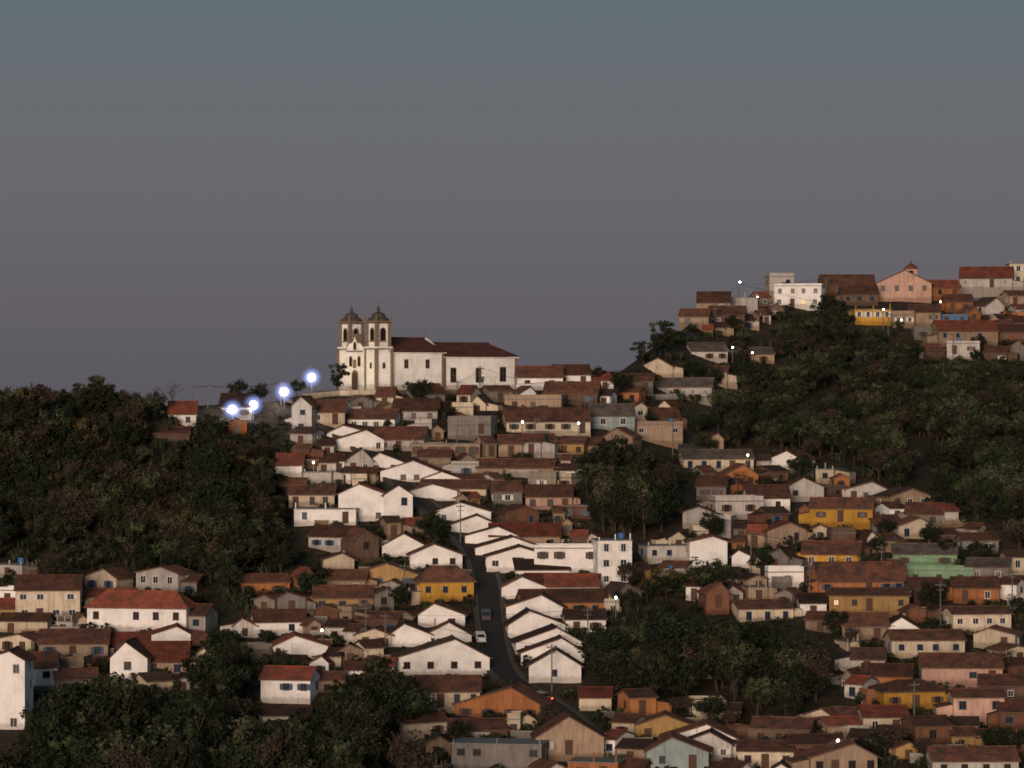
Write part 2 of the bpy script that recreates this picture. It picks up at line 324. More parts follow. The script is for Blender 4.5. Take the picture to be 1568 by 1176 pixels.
H = house
W_, C_ = 'white', 'cream'
LIST = [
 # left row of street (bottom to top)
 ('g',605,750,1037,1008,980,W_,'dark'),('g',596,660,990,972,956,W_,'dark'),('g',650,722,988,973,954,W_,'tile'),
 ('g',640,712,960,942,925,W_,'tile'),('h',642,726,922,892,866,'yellow','tile'),('g',628,708,872,850,834,W_,'tile'),
 ('g',585,652,852,836,818,W_,'tile'),('g',540,640,895,880,864,'ochre','tile'),
 ('g',588,632,800,758,744,W_,'dark'),('g',518,590,798,757,742,W_,'red'),('f',450,545,806,780,778,W_,'tile'),('e',442,512,776,757,745,'cream','tile'),
 ('g',582,672,738,722,706,W_,'tile'),('g',562,618,720,708,694,W_,'dark'),('g',512,588,692,674,659,W_,'dark'),('g',500,572,676,664,652,W_,'tile'),
 ('g',628,700,765,752,742,W_,'tile'),('g',648,705,743,733,723,W_,'tile'),('g',528,572,722,706,688,'pale','dark'),
 ('g',665,752,800,784,770,W_,'dark'),('g',690,762,818,804,790,W_,'dark'),('g',712,795,836,821,807,W_,'dark'),('g',728,830,853,839,823,W_,'dark'),
 ('g',745,845,878,853,838,W_,'tile'),
 # apartment block
 ('f',915,968,902,828,826,W_,'grey'),('f',818,918,880,840,838,W_,'grey'),('e',790,872,885,872,856,W_,'dark'),
 ('g',768,838,916,900,884,W_,'tile'),('e',838,918,918,898,882,W_,'red'),('e',800,915,908,893,880,W_,'red'),
 ('g',775,862,948,930,912,W_,'dark'),('e',866,928,968,948,935,W_,'dark'),('e',800,930,935,922,904,'orange','tile'),
 ('g',778,866,976,957,936,W_,'dark'),('g',790,892,1003,984,962,W_,'dark'),('g',798,895,1016,1000,978,W_,'dark'),('g',810,890,1046,1020,996,W_,'dark'),
 # under the church
 ('e',470,528,655,630,614,'cream','tile'),('g',446,478,660,622,608,'pale','tile'),('e',530,605,652,641,628,W_,'tile'),('e',600,670,645,628,612,'pale','tile'),
 ('f',685,752,675,645,643,'cement','grey'),('e',775,905,668,644,626,'cream','tile'),('e',832,915,618,602,586,'brown','tile'),('f',772,860,628,612,610,'tan','grey'),
 ('e',905,972,662,636,620,'teal','grey'),('f',970,1046,682,650,648,'tan','grey'),('e',1000,1042,655,640,626,'brown','tile'),
 ('g',980,1030,572,562,549,'cream','tile'),('e',1058,1115,552,537,526,'pale','grey'),('e',1150,1186,556,542,533,'tan','grey'),
 ('e',792,862,596,577,562,W_,'tile'),('e',850,905,595,573,560,W_,'tile'),('e',885,940,600,582,570,W_,'red'),('e',935,1000,600,583,574,'cement','tile'),('e',1000,1090,610,592,580,'pale','grey'),
 ('e',258,300,650,633,616,W_,'red'),('e',336,385,638,622,604,'pale','dark'),('f',350,378,668,648,646,'orange','tile'),('e',236,290,680,664,655,'brown','tile'),
 ('e',420,462,730,712,696,W_,'red'),('e',475,515,722,708,696,'pale','tile'),
 ('e',570,650,690,672,655,'pale','tile'),('f',630,735,702,680,678,'tan','grey'),('e',730,848,728,716,704,'tan','tile'),('e',640,745,762,748,736,'cream','tile'),
 ('e',805,876,782,760,744,'pink','tile'),('e',750,858,838,820,803,'tan','red'),('e',756,800,776,752,738,'cement','tile'),('f',860,905,795,775,773,'brick','grey'),
 ('e',700,760,745,738,727,'brown','tile'),('e',640,690,715,700,690,'tan','tile'),
 # bottom centre
 ('e',636,735,1092,1058,1036,'cream','tile'),('g',695,830,1100,1080,1054,'orange','tile'),('e',690,778,1130,1118,1102,'brown','tile'),
 ('g',820,925,1165,1130,1098,'tan','tile'),('f',690,830,1185,1140,1138,'cement','grey'),('f',1060,1112,1102,1078,1074,'cream','grey'),
 ('g',972,1062,1128,1112,1096,'ochre','tile'),('g',1012,1130,1150,1132,1110,W_,'tile'),('g',990,1085,1190,1152,1130,'teal','tile'),('e',1130,1215,1176,1150,1136,'cream','tile'),  # teal wall colour here stands in for blue light on the house
 ('g',1040,1120,1165,1140,1122,'pale','dark'),
 ('e',398,476,1078,1040,1022,W_,'red'),('e',398,474,1110,1096,1084,'pale','tile'),('g',418,502,1012,990,974,W_,'red'),('e',480,570,935,915,898,'ochre','tile'),
 ('g',358,392,976,958,948,'pale','tile'),('e',476,530,1060,1042,1030,'tan','tile'),('e',540,610,965,950,938,'brown','tile'),('e',500,560,905,888,874,'tan','tile'),
 # left lower
 ('e',24,122,948,903,882,'cream','tile'),('h',130,288,968,932,904,W_,'red'),('e',236,316,972,942,926,'pale','tile'),('g',232,292,992,972,960,W_,'red'),
 ('e',110,200,930,915,903,'ochre','red'),('e',-20,88,1062,1022,1000,W_,'tile'),('g',-30,38,1118,1012,998,W_,'tile'),('g',168,226,1050,1008,984,W_,'tile'),
 ('e',215,288,1040,1012,984,'tan','red'),('e',60,165,1010,985,965,'tan','tile'),('e',150,230,1000,985,970,'brown','red'),('e',-10,30,945,932,918,'ochre','red'),('e',85,150,1060,1040,1025,'cement','tile'),
 # right middle
 ('f',990,1060,862,836,834,'pale','grey'),('g',1056,1114,874,830,822,W_,'tile'),('e',1046,1155,722,702,690,'cream','grey'),('e',1040,1080,700,690,682,'pale','grey'),
 ('g',1108,1162,758,728,712,'orange','tile'),('e',1066,1112,768,744,730,'cement','tile'),('e',1145,1210,785,762,744,W_,'tile'),('f',1095,1170,795,768,766,'pale','grey'),
 ('g',1205,1262,768,746,732,'pale','tile'),('e',1240,1336,808,778,764,'yellow','tile'),('g',1375,1430,826,806,794,'cream','tile'),('e',1336,1380,818,802,790,'cement','tile'),
 ('e',1228,1316,870,848,830,'yellow','tile'),('e',1368,1465,868,848,834,'green','grey'),('f',1385,1490,892,874,872,'green','grey'),('e',1480,1545,890,868,856,'cement','grey'),
 ('e',1252,1392,915,888,862,'orange','tile'),('e',1270,1392,945,912,906,'ochre','tile'),('e',1130,1216,950,932,920,'cream','tile'),
 ('e',1290,1360,982,958,940,'tan','tile'),('g',1352,1410,980,964,946,W_,'dark'),('e',1458,1550,970,940,930,'cream','tile'),('e',1365,1478,1010,980,966,'cream','tile'),
 ('e',1412,1535,1052,1022,1002,'pink','tile'),('e',1320,1396,1058,1035,1018,'orange','tile'),('h',1352,1457,1088,1060,1040,'yellow','tile'),('e',1460,1538,1108,1068,1056,'pink','tile'),
 ('e',1322,1392,1122,1098,1082,'cream','red'),('e',1400,1460,1140,1112,1098,'brick','tile'),('e',1150,1240,1140,1116,1100,'brown','tile'),('e',1210,1290,1172,1140,1126,'brick','tile'),('g',1240,1345,1190,1160,1140,'tan','tile'),
 ('e',1428,1560,1190,1165,1145,'pale','tile'),('e',1530,1600,1120,1090,1072,'brick','tile'),('e',1500,1600,1075,1050,1035,'brown','tile'),('e',1400,1450,925,900,886,'brown','tile'),('e',1460,1530,925,900,885,'orange','tile'),
 # hilltop right
 ('f',1185,1258,472,438,432,W_,'grey'),('f',1178,1216,452,424,420,'pale','grey'),('f',1120,1160,484,456,452,'pale','grey'),('e',1068,1118,482,462,448,'tan','tile'),('e',1040,1085,500,484,474,'tan','tile'),('e',1085,1140,500,482,470,'brown','tile'),
 ('e',1258,1340,452,436,422,'brick','tile'),('g',1342,1426,462,434,414,'pink','red'),('e',1426,1472,460,440,430,'orange','red'),('e',1470,1550,445,425,410,'pale','red'),('f',1546,1600,432,404,400,'cream','grey'),
 ('f',1308,1366,498,474,470,'yellow','grey'),('f',1366,1400,502,482,480,'tan','grey'),('f',1440,1482,498,482,478,'blue','grey'),('e',1392,1440,500,478,468,'tan','tile'),('f',1400,1450,522,504,502,'cement','grey'),
 ('e',1436,1530,530,506,492,'tan','red'),('f',1450,1500,552,526,524,'pale','grey'),('e',1530,1600,525,508,498,'brick','tile'),('e',1448,1490,478,462,452,'orange','tile'),('e',1290,1345,468,450,438,'brown','tile'),
]
for h in LIST:
    k, x0, x1, ba, ea, to, wl, rf = h
    nm = {'g':'gabled_house','e':'tiled_house','h':'hip_roofed_house','f':'flat_roofed_house'}[k]
    kw = {}
    if wl == 'white' and k == 'g': kw = dict(yaw=R.uniform(-.12,.12), nwin=None, wskip=.62, door=False, shut=False)
    if (x0, x1) == (915, 968): nm = 'apartment_block'; kw = dict(nwin=2, yaw=.12)
    if (x0, x1) == (605, 750): kw = dict(nwin=4, yaw=.1, door=False, shut=False)
    if (x0, x1) == (1342, 1426): nm = 'pink_chapel'; kw = dict(nwin=4, yaw=-.1)
    e = H(k, x0, x1, ba, ea, to, wl, rf, name=nm, **kw)
    if nm == 'pink_chapel':
        t = MB(); t.box(-1.6+2, 1.6+2, 1.5, 4.7, 3, 8.8, 0); t.box(.1, 3.9, 1.2, 5, 8.802, 9.1, 1); t.lathe((2,3.1,9.1), [(1.9,0),(1.2,.7),(.3,1.2),(.05,2.2)], 8, 1)
        t.ob((2,1.5,7.6), (1,0,0), (0,-1,0), .5, .8, 0, .05, 2)
        t.obj('bell_tower', [WM['pink'], RM['red'], M_DARK], e)
def inpoly(x, y, P):
    c = False; j = len(P)-1
    for i in range(len(P)):
        if (P[i][1] > y) != (P[j][1] > y) and x < (P[j][0]-P[i][0])*(y-P[i][1])/(P[j][1]-P[i][1])+P[i][0]: c = not c
        j = i
    return c
TOWN = [
 ([(430,640),(700,612),(1000,600),(1050,680),(870,700),(880,830),(990,870),(960,960),(900,960),(880,1050),(600,1040),(500,1010),(470,900),(520,880),(440,800)], 105),
 ([(1060,690),(1170,700),(1440,790),(1560,870),(1568,1176),(1290,1176),(1300,980),(1110,950),(1000,880),(1060,800)], 85),
 ([(0,885),(300,905),(330,1000),(280,1060),(60,1080),(0,1060)], 26),
 ([(600,1060),(870,1060),(960,1100),(1300,1110),(1300,1200),(680,1200)], 40),
 ([(1040,500),(1180,455),(1250,462),(1170,500),(1080,520)], 16),
 ([(1390,500),(1568,470),(1568,560),(1440,560)], 14),
 ([(400,905),(560,905),(600,1050),(400,1060)], 22),
 ([(930,590),(1100,590),(1100,612),(930,610)],4)]
STREET = [(905,1130),(850,1085),(805,1058),(772,1035),(758,1000),(751,950),(747,900),(738,865),(718,832),(684,800),(645,770),(615,742),(575,700),(520,664),(488,640),(455,618),(430,612)]
def near_street(x, y, w=24):
    for (a, b2), (c, d) in zip(STREET, STREET[1:]):
        L = (c-a)**2+(d-b2)**2; t = max(0, min(1, ((x-a)*(c-a)+(y-b2)*(d-b2))/L))
        if math.hypot(x-a-t*(c-a), (y-b2-t*(d-b2))) < w: return True
    return False
def clear(x0, x1, t, b2, m=3):
    for r in RECT:
        if x0 < r[1]-m and x1 > r[0]+m and t < r[3]-4 and b2 > r[2]+8: return False
    return True
wl = ['tan','tan','pale','cream','brown','cream','cement','white','ochre','white','pale','brick','orange','stone','tan','cream','pale','cream']
for P, cnt in TOWN:
    xs = [p[0] for p in P]; ys = [p[1] for p in P]; got = 0
    for it in range(cnt*40):
        if got >= cnt: break
        x = R.uniform(min(xs), max(xs)); y = R.uniform(min(ys), max(ys))
        if not inpoly(x, y, P) or near_street(x, y-8, 32): continue
        sc = 632/dist(x, y); shr = 1 if it < cnt*10 else .65; w = R.uniform(24, 74)*sc*shr; hh = R.uniform(15, 26)*sc*(1.6 if R.random() < .15 else 1)*(shr**.5); rr = R.uniform(7, 15)*shr
        if not clear(x-w/2, x+w/2, y-hh-rr*.6, y-2, 5): continue
        k = R.choice('eeeggf')
        H(k, x-w/2, x+w/2, y, y-hh, y-hh-rr*(1 if k != 'f' else .2), R.choice(wl), 'grey' if k == 'f' else R.choice(['tile','tile','tile','dark','red','tile','dark']),
          name='small_house', D=R.uniform(3.5, 7), yaw=R.uniform(-.55,.55), lit=.02, wskip=.3)
        got += 1
# garden / retaining walls
for P, cnt in TOWN[:4]+[TOWN[6]]:
    xs = [p[0] for p in P]; ys = [p[1] for p in P]
    for _ in range(int(cnt*.6)):
        x = R.uniform(min(xs), max(xs)); y = R.uniform(min(ys), max(ys))
        if not inpoly(x, y, P) or near_street(x, y, 26): continue
        L = R.uniform(2.5, 8); hh = R.uniform(.9, 2)
        e = empty('garden_wall', site(x, y), R.uniform(-.4, .4)); m_ = MB(); m_.box(-L/2, L/2, 0, .25, -1.5, hh, 0); m_.box(-L/2-.05, L/2+.05, -.05, .3, hh+.002, hh+.09, 1)
        q = -L/2
        while q < L/2: m_.box(q, q+.3, -.06, -.002, -1.5, hh-.01, 0); q += 2.4
        m_.obj('masonry', [WM[R.choice(['tan','stone','pale','brown','cement'])], M_STONE], e)
# ------------------------------------------------------------------ street
def ribbon(mb, offa, offb, dz, m, thick=0):
    pts = []
    for (a, b2), (c, d) in zip(STREET, STREET[1:]):
        for q in range(6): pts.append(site(a+(c-a)*q/6, b2+(d-b2)*q/6))
    ce = [Vector((p.x, p.y, p.z)) for p in pts]
    for _ in range(3): ce = [ce[0]]+[(ce[i-1]+ce[i]+ce[i+1])/3 for i in range(1, len(ce)-1)]+[ce[-1]]
    i0 = len(mb.v)
    for i, p in enumerate(ce):
        t = (ce[min(i+1, len(ce)-1)]-ce[max(i-1, 0)]); t.z = 0; t.normalize(); nrm = Vector((t.y, -t.x, 0))
        for o_ in (offa, offb):
            q = p+nrm*o_; mb.v.append((q.x, q.y, p.z+dz+.35))
            mb.v.append((q.x, q.y, p.z+dz+.35-(thick or .8)))
    for i in range(len(ce)-1):
        a = i0+4*i
        for f in ((0,2,6,4),(1,0,4,5),(2,3,7,6)): mb.f.append(tuple(a+k for k in f)); mb.m.append(m)
    return ce
st = MB(); ce = ribbon(st, -2.0, 2.0, 0, 0); st.obj('street', [M_ROAD])
for a, b2 in ((-2.9,-2.15),(2.15,2.9)):
    pv = MB(); ribbon(pv, a, b2, .12, 0); s_ = 1 if a > 0 else -1; lo_, hi_ = sorted((s_*2.004, s_*2.148)); ribbon(pv, lo_, hi_, .13, 1); pv.obj('pavement', [M_PAVE, M_KERB])
def lampmat(c, s_):
    return simple('lamp_glow', c, .5, em=c, es=s_, var=False)
M_CARW = simple('white_car_paint', (.6,.58,.56), .3); M_CARD = simple('grey_car_paint', (.08,.08,.085), .3); M_TYRE = simple('tyre', (.02,.02,.02)); M_TAIL = simple('tail_light', (.5,.02,.02), .4, em=(1,.05,.02), es=12, var=False)
M_LENS = simple('red_lens',(.25,.02,.02),.3)
def car(u, v_, mat, yaw, ln_on=False):
    p = site(u, v_); i = min(range(len(ce)), key=lambda k: (ce[k]-p).length); z = ce[i].z+.35
    t = ce[min(i+1, len(ce)-1)]-ce[i-1]; pitch = math.atan2(t.z, math.hypot(t.x, t.y))
    e = empty('parked_car', (p.x, p.y, z)); e.rotation_euler = (pitch, 0, yaw)
    c = MB(); prof = [(-2,.32),(-2.02,.75),(-1.85,.95),(-1.35,1.0),(-.85,1.42),(.75,1.45),(1.35,1.02),(1.95,.92),(2.05,.6),(2,.32)]
    c.prism([(-.8, y, z_) for y, z_ in prof], (1.6,0,0), 0)
    c.prism([(-.812, -1.2, 1.0),(-.812,-.8,1.36),(-.812,.68,1.38),(-.812,1.15,1.02)], (1.624,0,0), 1)
    c.hexa([(-.7,-1.38,1.02),(.7,-1.38,1.02),(.7,-1.30,1.02),(-.7,-1.30,1.02),(-.62,-.93,1.39),(.62,-.93,1.39),(.62,-.85,1.39),(-.62,-.85,1.39)], 1)
    c.obj('body', [mat, M_GLASS], e)
    w = MB()
    for x in (-.8,.62):
        for y in (-1.25,1.25): w.tube((x,y,.32),(x+.18,y,.32),.32,.32,14)
    w.obj('wheels', [M_TYRE], e)
    l = MB(); l.box(-.78,-.5,-2.06,-2.0,.65,.85,0); l.box(.5,.78,-2.06,-2.0,.65,.85,0); l.obj('tail_lights', [M_TAIL if ln_on else M_LENS], e)
car(735, 985, M_CARW, .15); car(744, 946, M_CARD, .05); car(826, 1076, M_CARD, .9, True)

# ------------------------------------------------------------------ church
PH = math.radians(38)
cp = site(578, 597); cp.y = 702
ch = empty('hilltop_church', (cp.x, cp.y, cp.z), PH)
Wc = 14.4
M_CH = wallmat('church_whitewash', (.86,.81,.76), .2, .95); M_CST = simple('church_stone_trim', (.20,.145,.10)); M_CAP = simple('tower_cap_stone', (.075,.062,.055)); M_CRF = roofmat('church_roof_tile', (.09,.03,.024), (.12,.04,.03), (.05,.025,.02))
CM = [M_CH, M_CST, M_DARK, M_DOOR, M_CAP, M_FRW]
yn = 0.0
yf = Wc-4.4
TW = 2.0
def arch(mb, c, ax, n, w, h, y1, m, seg=8):
    c = Vector(c); ax = Vector(ax); n = Vector(n); up = Vector((0,0,1)); pts = [c+ax*(-w/2), c+ax*(w/2)]
    for k in range(seg+1):
        t = math.pi*k/seg; pts.append(c+ax*(w/2*math.cos(t))+up*(h-w/2+w/2*math.sin(t)))
    mb.prism([p+n*y1 for p in pts], -n*(y1+.01), m)
def tower(cy, nm):
    t = MB(); L = 8.7
    t.box(-TW, TW, cy-TW, cy+TW, -2, L, 0)
    for sx in (-1,1):
        for sy in (-1,1): t.box(sx*TW-.3, sx*TW+.3, cy+sy*TW-.3, cy+sy*TW+.3, -2.1, L-.01, 1)
    t.box(-TW-.5, TW+.5, cy-TW-.5, cy+TW+.5, L, L+.22, 1); t.box(-TW-.2, TW+.2, cy-TW-.2, cy+TW+.2, L+.222, L+.6, 0)
    b0, b1 = L+.602, L+5.6; q = 1.62
    t.box(-q, q, cy-q, cy+q, b0, b1, 0)
    for sx in (-1,1):
        for sy in (-1,1): t.box(sx*q-.34, sx*q+.34, cy+sy*q-.34, cy+sy*q+.34, b0+.002, b1-.002, 1)
    for ax, n in (((1,0,0),(0,-1,0)),((-1,0,0),(0,1,0)),((0,-1,0),(-1,0,0)),((0,1,0),(1,0,0))):
        c = Vector((0,cy,b0+1.2))+Vector(n)*q
        arch(t, c, ax, n, 1.6, 2.9, .06, 1); arch(t, c+Vector((0,0,.15)), ax, n, 1.15, 2.55, .10, 2)
        t.ob(c-Vector((0,0,.1)), ax, n, .95, .1, 0, .2, 1)
        c2 = Vector((0,cy,5.2))+Vector(n)*TW
        t.ob(c2, ax, n, .36, .65, 0, .07, 1); t.ob(c2, ax, n, .24, .52, .07, .1, 2)
    t.box(-q-.35, q+.35, cy-q-.35, cy+q+.35, b1, b1+.22, 1); t.box(-q-.75, q+.75, cy-q-.75, cy+q+.75, b1+.222, b1+.5, 1)
    t.lathe((0,cy,b1+.5), [(2.3,0),(2.35,.25),(2.05,.6),(1.55,.85),(1.45,1.25),(1.25,1.6),(.75,1.85),(.38,2.0),(.28,2.4),(.42,2.6),(.2,2.85),(.09,3.3)], 12, 4, rot=math.pi/8)
    for sx in (-1,1):
        for sy in (-1,1): t.lathe((sx*(q+.3),cy+sy*(q+.3),b1+.5), [(.3,0),(.14,.25),(.26,.55),(.14,.85),(.03,1.4)], 8, 1)
    t.box(-.05,.05,cy-.05,cy+.05,b1+3.7,b1+4.9,1); t.box(-.05,.05,cy-.4,cy+.4,b1+4.4,b1+4.5,1); t.box(-.4,.4,cy-.045,cy+.045,b1+4.405,b1+4.495,1)
    t.obj(nm, CM, ch)
tower(yn, 'near_bell_tower'); tower(yf, 'far_bell_tower')
# frontispiece
f = MB(); ya, yb = yn+TW, yf-TW; ym = (ya+yb)/2; hw = (yb-ya)/2
prof = [(ya,-2),(yb,-2),(yb,9.2)]
for k in range(0, 11):
    t = k/10; yy = hw*(1-t)
    prof.append((ym+yy, 9.2+2.6*(t**1.6)+.45*math.sin(t*math.pi*2.0)))
for k in range(9, -1, -1):
    t = k/10; yy = hw*(1-t)
    prof.append((ym-yy, 9.2+2.6*(t**1.6)+.45*math.sin(t*math.pi*2.0)))
f.prism([(-2.6, a, z) for a, z in prof], (1.6,0,0), 0)
top = prof[3:]
for (a, z), (a2, z2) in zip(top, top[1:]):
    f.hexa([(-2.8,a,z),(-2.8,a2,z2),(-.95,a2,z2),(-.95,a,z),(-2.8,a,z+.3),(-2.8,a2,z2+.3),(-.95,a2,z2+.3),(-.95,a,z+.3)], 1)
n_ = (-1,0,0); ax = (0,-1,0)
arch(f, (-2.6,ym,0), ax, n_, 2.3, 4.3, .12, 1); arch(f, (-2.6,ym,0), ax, n_, 1.7, 3.8, .17, 3)
f.ob((-2.6,ym,5.6), ax, n_, .5, .9, 0, .25, 1)
for s_ in (-1, 1):
    arch(f, (-2.6,ym+s_*1.55,5.0), ax, n_, 1.1, 2.3, .10, 1); arch(f, (-2.6,ym+s_*1.55,5.15), ax, n_, .8, 1.9, .14, 2)
arch(f, (-2.6,ym,8.6), ax, n_, 1.1, 1.8, .10, 1); arch(f, (-2.6,ym,8.75), ax, n_, .7, 1.4, .14, 2)
f.ob((-2.6,ym,8.3), ax, n_, hw-.1, .12, 0, .35, 1)
f.box(-1.9,-1.8,ym-.05,ym+.05,11.9,13.6,1); f.box(-1.895,-1.805,ym-.45,ym+.45,12.9,13.0,1)
f.obj('frontispiece', CM, ch)
def block(nm, x0, x1, y0, y1, h, rise, hipend, wins, pil=True):
    m_ = MB(); m_.box(x0, x1, y0, y1, -2, h, 0)
    m_.box(x0, x1+.35, y0-.4, y1+.4, h+.002, h+.3, 0)
    yc = (y0+y1)/2; xe = x1-(3.2 if hipend else 0); z0 = h+.3; a0, a1 = y0-.6, y1+.6; xx = x1+.5
    B, C, D_ = (xx,a0,z0),(xe,yc,z0+rise),(x0,yc,z0+rise)
    r = MB()
    slope(r, (x0,a0,z0), (xe,a0,z0), (xe,yc,z0+rise), D_, .1)
    slope(r, (xe,a1,z0), (x0,a1,z0), D_, (xe,yc,z0+rise), .1)
    if hipend:
        r.poly([(xe,a0,z0),B,C]); r.poly([(xx,a0,z0),(xx,a1,z0),C]); r.poly([(xx,a1,z0),(xe,a1,z0),C]); r.poly([(xe,a1,z0-.02),(xx,a1,z0-.02),(xx,a0,z0-.02),(xe,a0,z0-.02)])
    else:
        m_.prism([(x1-.5,y0-.1,h+.3),(x1-.5,y1+.1,h+.3),(x1-.5,yc,h+.3+rise+.25)], (.55,0,0), 0)
    r.tube((x0,yc,z0+rise+.1), (xe,yc,z0+rise+.1), .2, .2, 6)
    r.obj(nm+'_roof', [M_CRF, M_CRF], ch)
    for xw, zw, ww, wh in wins:
        for y_, nn, aa in ((y0,(0,-1,0),(1,0,0)),(y1,(0,1,0),(-1,0,0))):
            m_.ob((xw,y_,zw), aa, nn, ww/2+.15, wh/2+.15, 0, .06, 1); m_.ob((xw,y_,zw), aa, nn, ww/2, wh/2, .06, .09, 2)
            m_.ob((xw,y_,zw), aa, nn, .03, wh/2, .09, .12, 1); m_.ob((xw,y_,zw), aa, nn, ww/2, .03, .092, .118, 1)
    for xp in ([x0+.4, x1-.4] if pil else []):
        for y_, s_ in ((y0,-1),(y1,1)): m_.ob((xp,y_,(h-2)/2), (1,0,0) if s_ < 0 else (-1,0,0), (0,s_,0), .28, (h+2)/2-.01, 0, .16, 1)
    m_.obj(nm, CM, ch)
block('nave', 1.2, 16.5, -1.5, yf+1.5, 7.9, 3.0, False, [(6.3,5.6,.8,1.7),(12,5.6,.8,1.7)])
block('chancel', 16.55, 37.0, -1.1, yf+1.1, 7.0, 2.9, True, [(19.3,3.2,1.3,3.0),(26.2,3.2,1.3,3.0),(33,3.4,1.5,3.0)])
x_ = MB(); x_.box(16.1,16.2,yf/2-.05,yf/2+.05,11,13.6,0); x_.box(16.11,16.19,yf/2-.5,yf/2+.5,12.8,12.9,0); x_.box(15.7,16.6,yf/2-.045,yf/2+.045,12.805,12.895,0); x_.lathe((16.15,yf/2,10.9),[(.35,0),(.2,.3),(.3,.6),(.08,.9)],8,0); x_.obj('gable_cross', [M_CST], ch)
# terrace wall
def wallrun(name, pts, h, mat, th=.4, dn=2.5):
    e = empty(name, site(*pts[0])); o0 = site(*pts[0]); m_ = MB()
    for a, b2 in zip(pts, pts[1:]):
        n_ = 6
        P = [site(a[0]+(b2[0]-a[0])*k/n_, a[1]+(b2[1]-a[1])*k/n_)-o0 for k in range(n_+1)]
        for p, q in zip(P, P[1:]):
            m_.hexa([(p.x,p.y,p.z-dn),(q.x,q.y,q.z-dn),(q.x,q.y+th,q.z-dn),(p.x,p.y+th,p.z-dn),(p.x,p.y,p.z+h),(q.x,q.y,q.z+h),(q.x,q.y+th,q.z+h),(p.x,p.y+th,p.z+h)], 0)
            m_.hexa([(p.x,p.y-.08,p.z+h),(q.x,q.y-.08,q.z+h),(q.x,q.y+th+.08,q.z+h),(p.x,p.y+th+.08,p.z+h),(p.x,p.y-.08,p.z+h+.12),(q.x,q.y-.08,q.z+h+.12),(q.x,q.y+th+.08,q.z+h+.12),(p.x,p.y+th+.08,p.z+h+.12)], 1)
    m_.obj('masonry', [WM[mat], M_STONE], e)
wallrun('terrace_wall', [(600,604),(700,603),(800,603)], .9, 'stone'); wallrun('terrace_wall', [(462,612),(520,606),(600,605)], 1.1, 'cream')
wallrun('terrace_wall', [(790,600),(860,596),(935,592)], 1.6, 'white'); wallrun('terrace_wall', [(960,616),(1030,612),(1090,610)], 1.3, 'pale'); wallrun('terrace_wall', [(1080,1040),(1120,1042),(1160,1050)], 1.2, 'pale')
wallrun('terrace_wall', [(1045,612),(1090,606)], 1.8, 'green')

# ------------------------------------------------------------------ vegetation
def tree_mesh(name, seed, Ht, Rad, ncl, nleaf, lsz, mats, trunkr=.18, low=.25, flat=.8):
    r = random.Random(seed); m_ = MB(); th = Ht*.45
    pts = [Vector((0,0,-1.2)), Vector((r.uniform(-.2,.2),r.uniform(-.2,.2),th*.5)), Vector((r.uniform(-.4,.4),r.uniform(-.4,.4),th))]
    m_.tube(pts[0], pts[1], trunkr, trunkr*.8, 7); m_.tube(pts[1], pts[2], trunkr*.8, trunkr*.5, 7)
    for c in range(ncl):
        while True:
            q = Vector((r.uniform(-1,1), r.uniform(-1,1), r.uniform(-1,1)))
            if .25 < q.length < 1: break
        lop = 1+.25*math.sin(math.atan2(q.y,q.x)*2+seed)
        cc = Vector((q.x*Rad*lop, q.y*Rad*lop, Ht*(low+(1-low)*.5)+q.z*Ht*(1-low)*.47*flat))
        rad = r.uniform(.16,.34)*Rad*1.15
        base = pts[1].lerp(pts[2], r.random()); m_.tube(base, cc, trunkr*.32, .03, 4)
        mi = 1+(0 if q.z < -.1 else r.choice([0,1,1,2] if q.z < .35 else [1,1,2,2]))  # crown shading put into leaf colour: dark clumps low, lighter tops
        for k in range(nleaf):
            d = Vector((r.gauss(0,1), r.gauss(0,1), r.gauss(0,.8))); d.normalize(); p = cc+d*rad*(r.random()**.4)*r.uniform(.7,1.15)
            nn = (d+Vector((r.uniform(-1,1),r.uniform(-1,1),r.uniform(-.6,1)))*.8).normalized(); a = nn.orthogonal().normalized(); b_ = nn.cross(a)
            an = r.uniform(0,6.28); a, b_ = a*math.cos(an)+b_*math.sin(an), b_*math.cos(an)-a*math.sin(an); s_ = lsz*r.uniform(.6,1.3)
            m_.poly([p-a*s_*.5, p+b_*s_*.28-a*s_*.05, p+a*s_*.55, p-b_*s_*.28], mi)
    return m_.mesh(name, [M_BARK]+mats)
def bare_mesh(name, seed, Ht, leaf=0):
    r = random.Random(seed); m_ = MB()
    def br(p, d, L, rad, dep):
        q = p+d*L; m_.tube(p, q, rad, rad*.65, 5 if dep > 2 else 3)
        if dep == 0:
            for _ in range(leaf):
                c = q+Vector((r.uniform(-.5,.5),r.uniform(-.5,.5),r.uniform(-.4,.5))); a = Vector((r.uniform(-1,1),r.uniform(-1,1),r.uniform(-1,1))).normalized()*.2; b_ = a.orthogonal().normalized()*.1
                m_.poly([c-a,c+b_,c+a,c-b_],1)
            return
        for _ in range(3):
            nd_ = (d+Vector((r.uniform(-1,1),r.uniform(-1,1),r.uniform(-.3,.7)))*.65).normalized(); br(q, nd_, L*r.uniform(.6,.85), rad*.6, dep-1)
    br(Vector((0,0,-.8)), Vector((0,0,1)), Ht*.32, .13, 5)
    return m_.mesh(name, [M_BARK, LF_B])
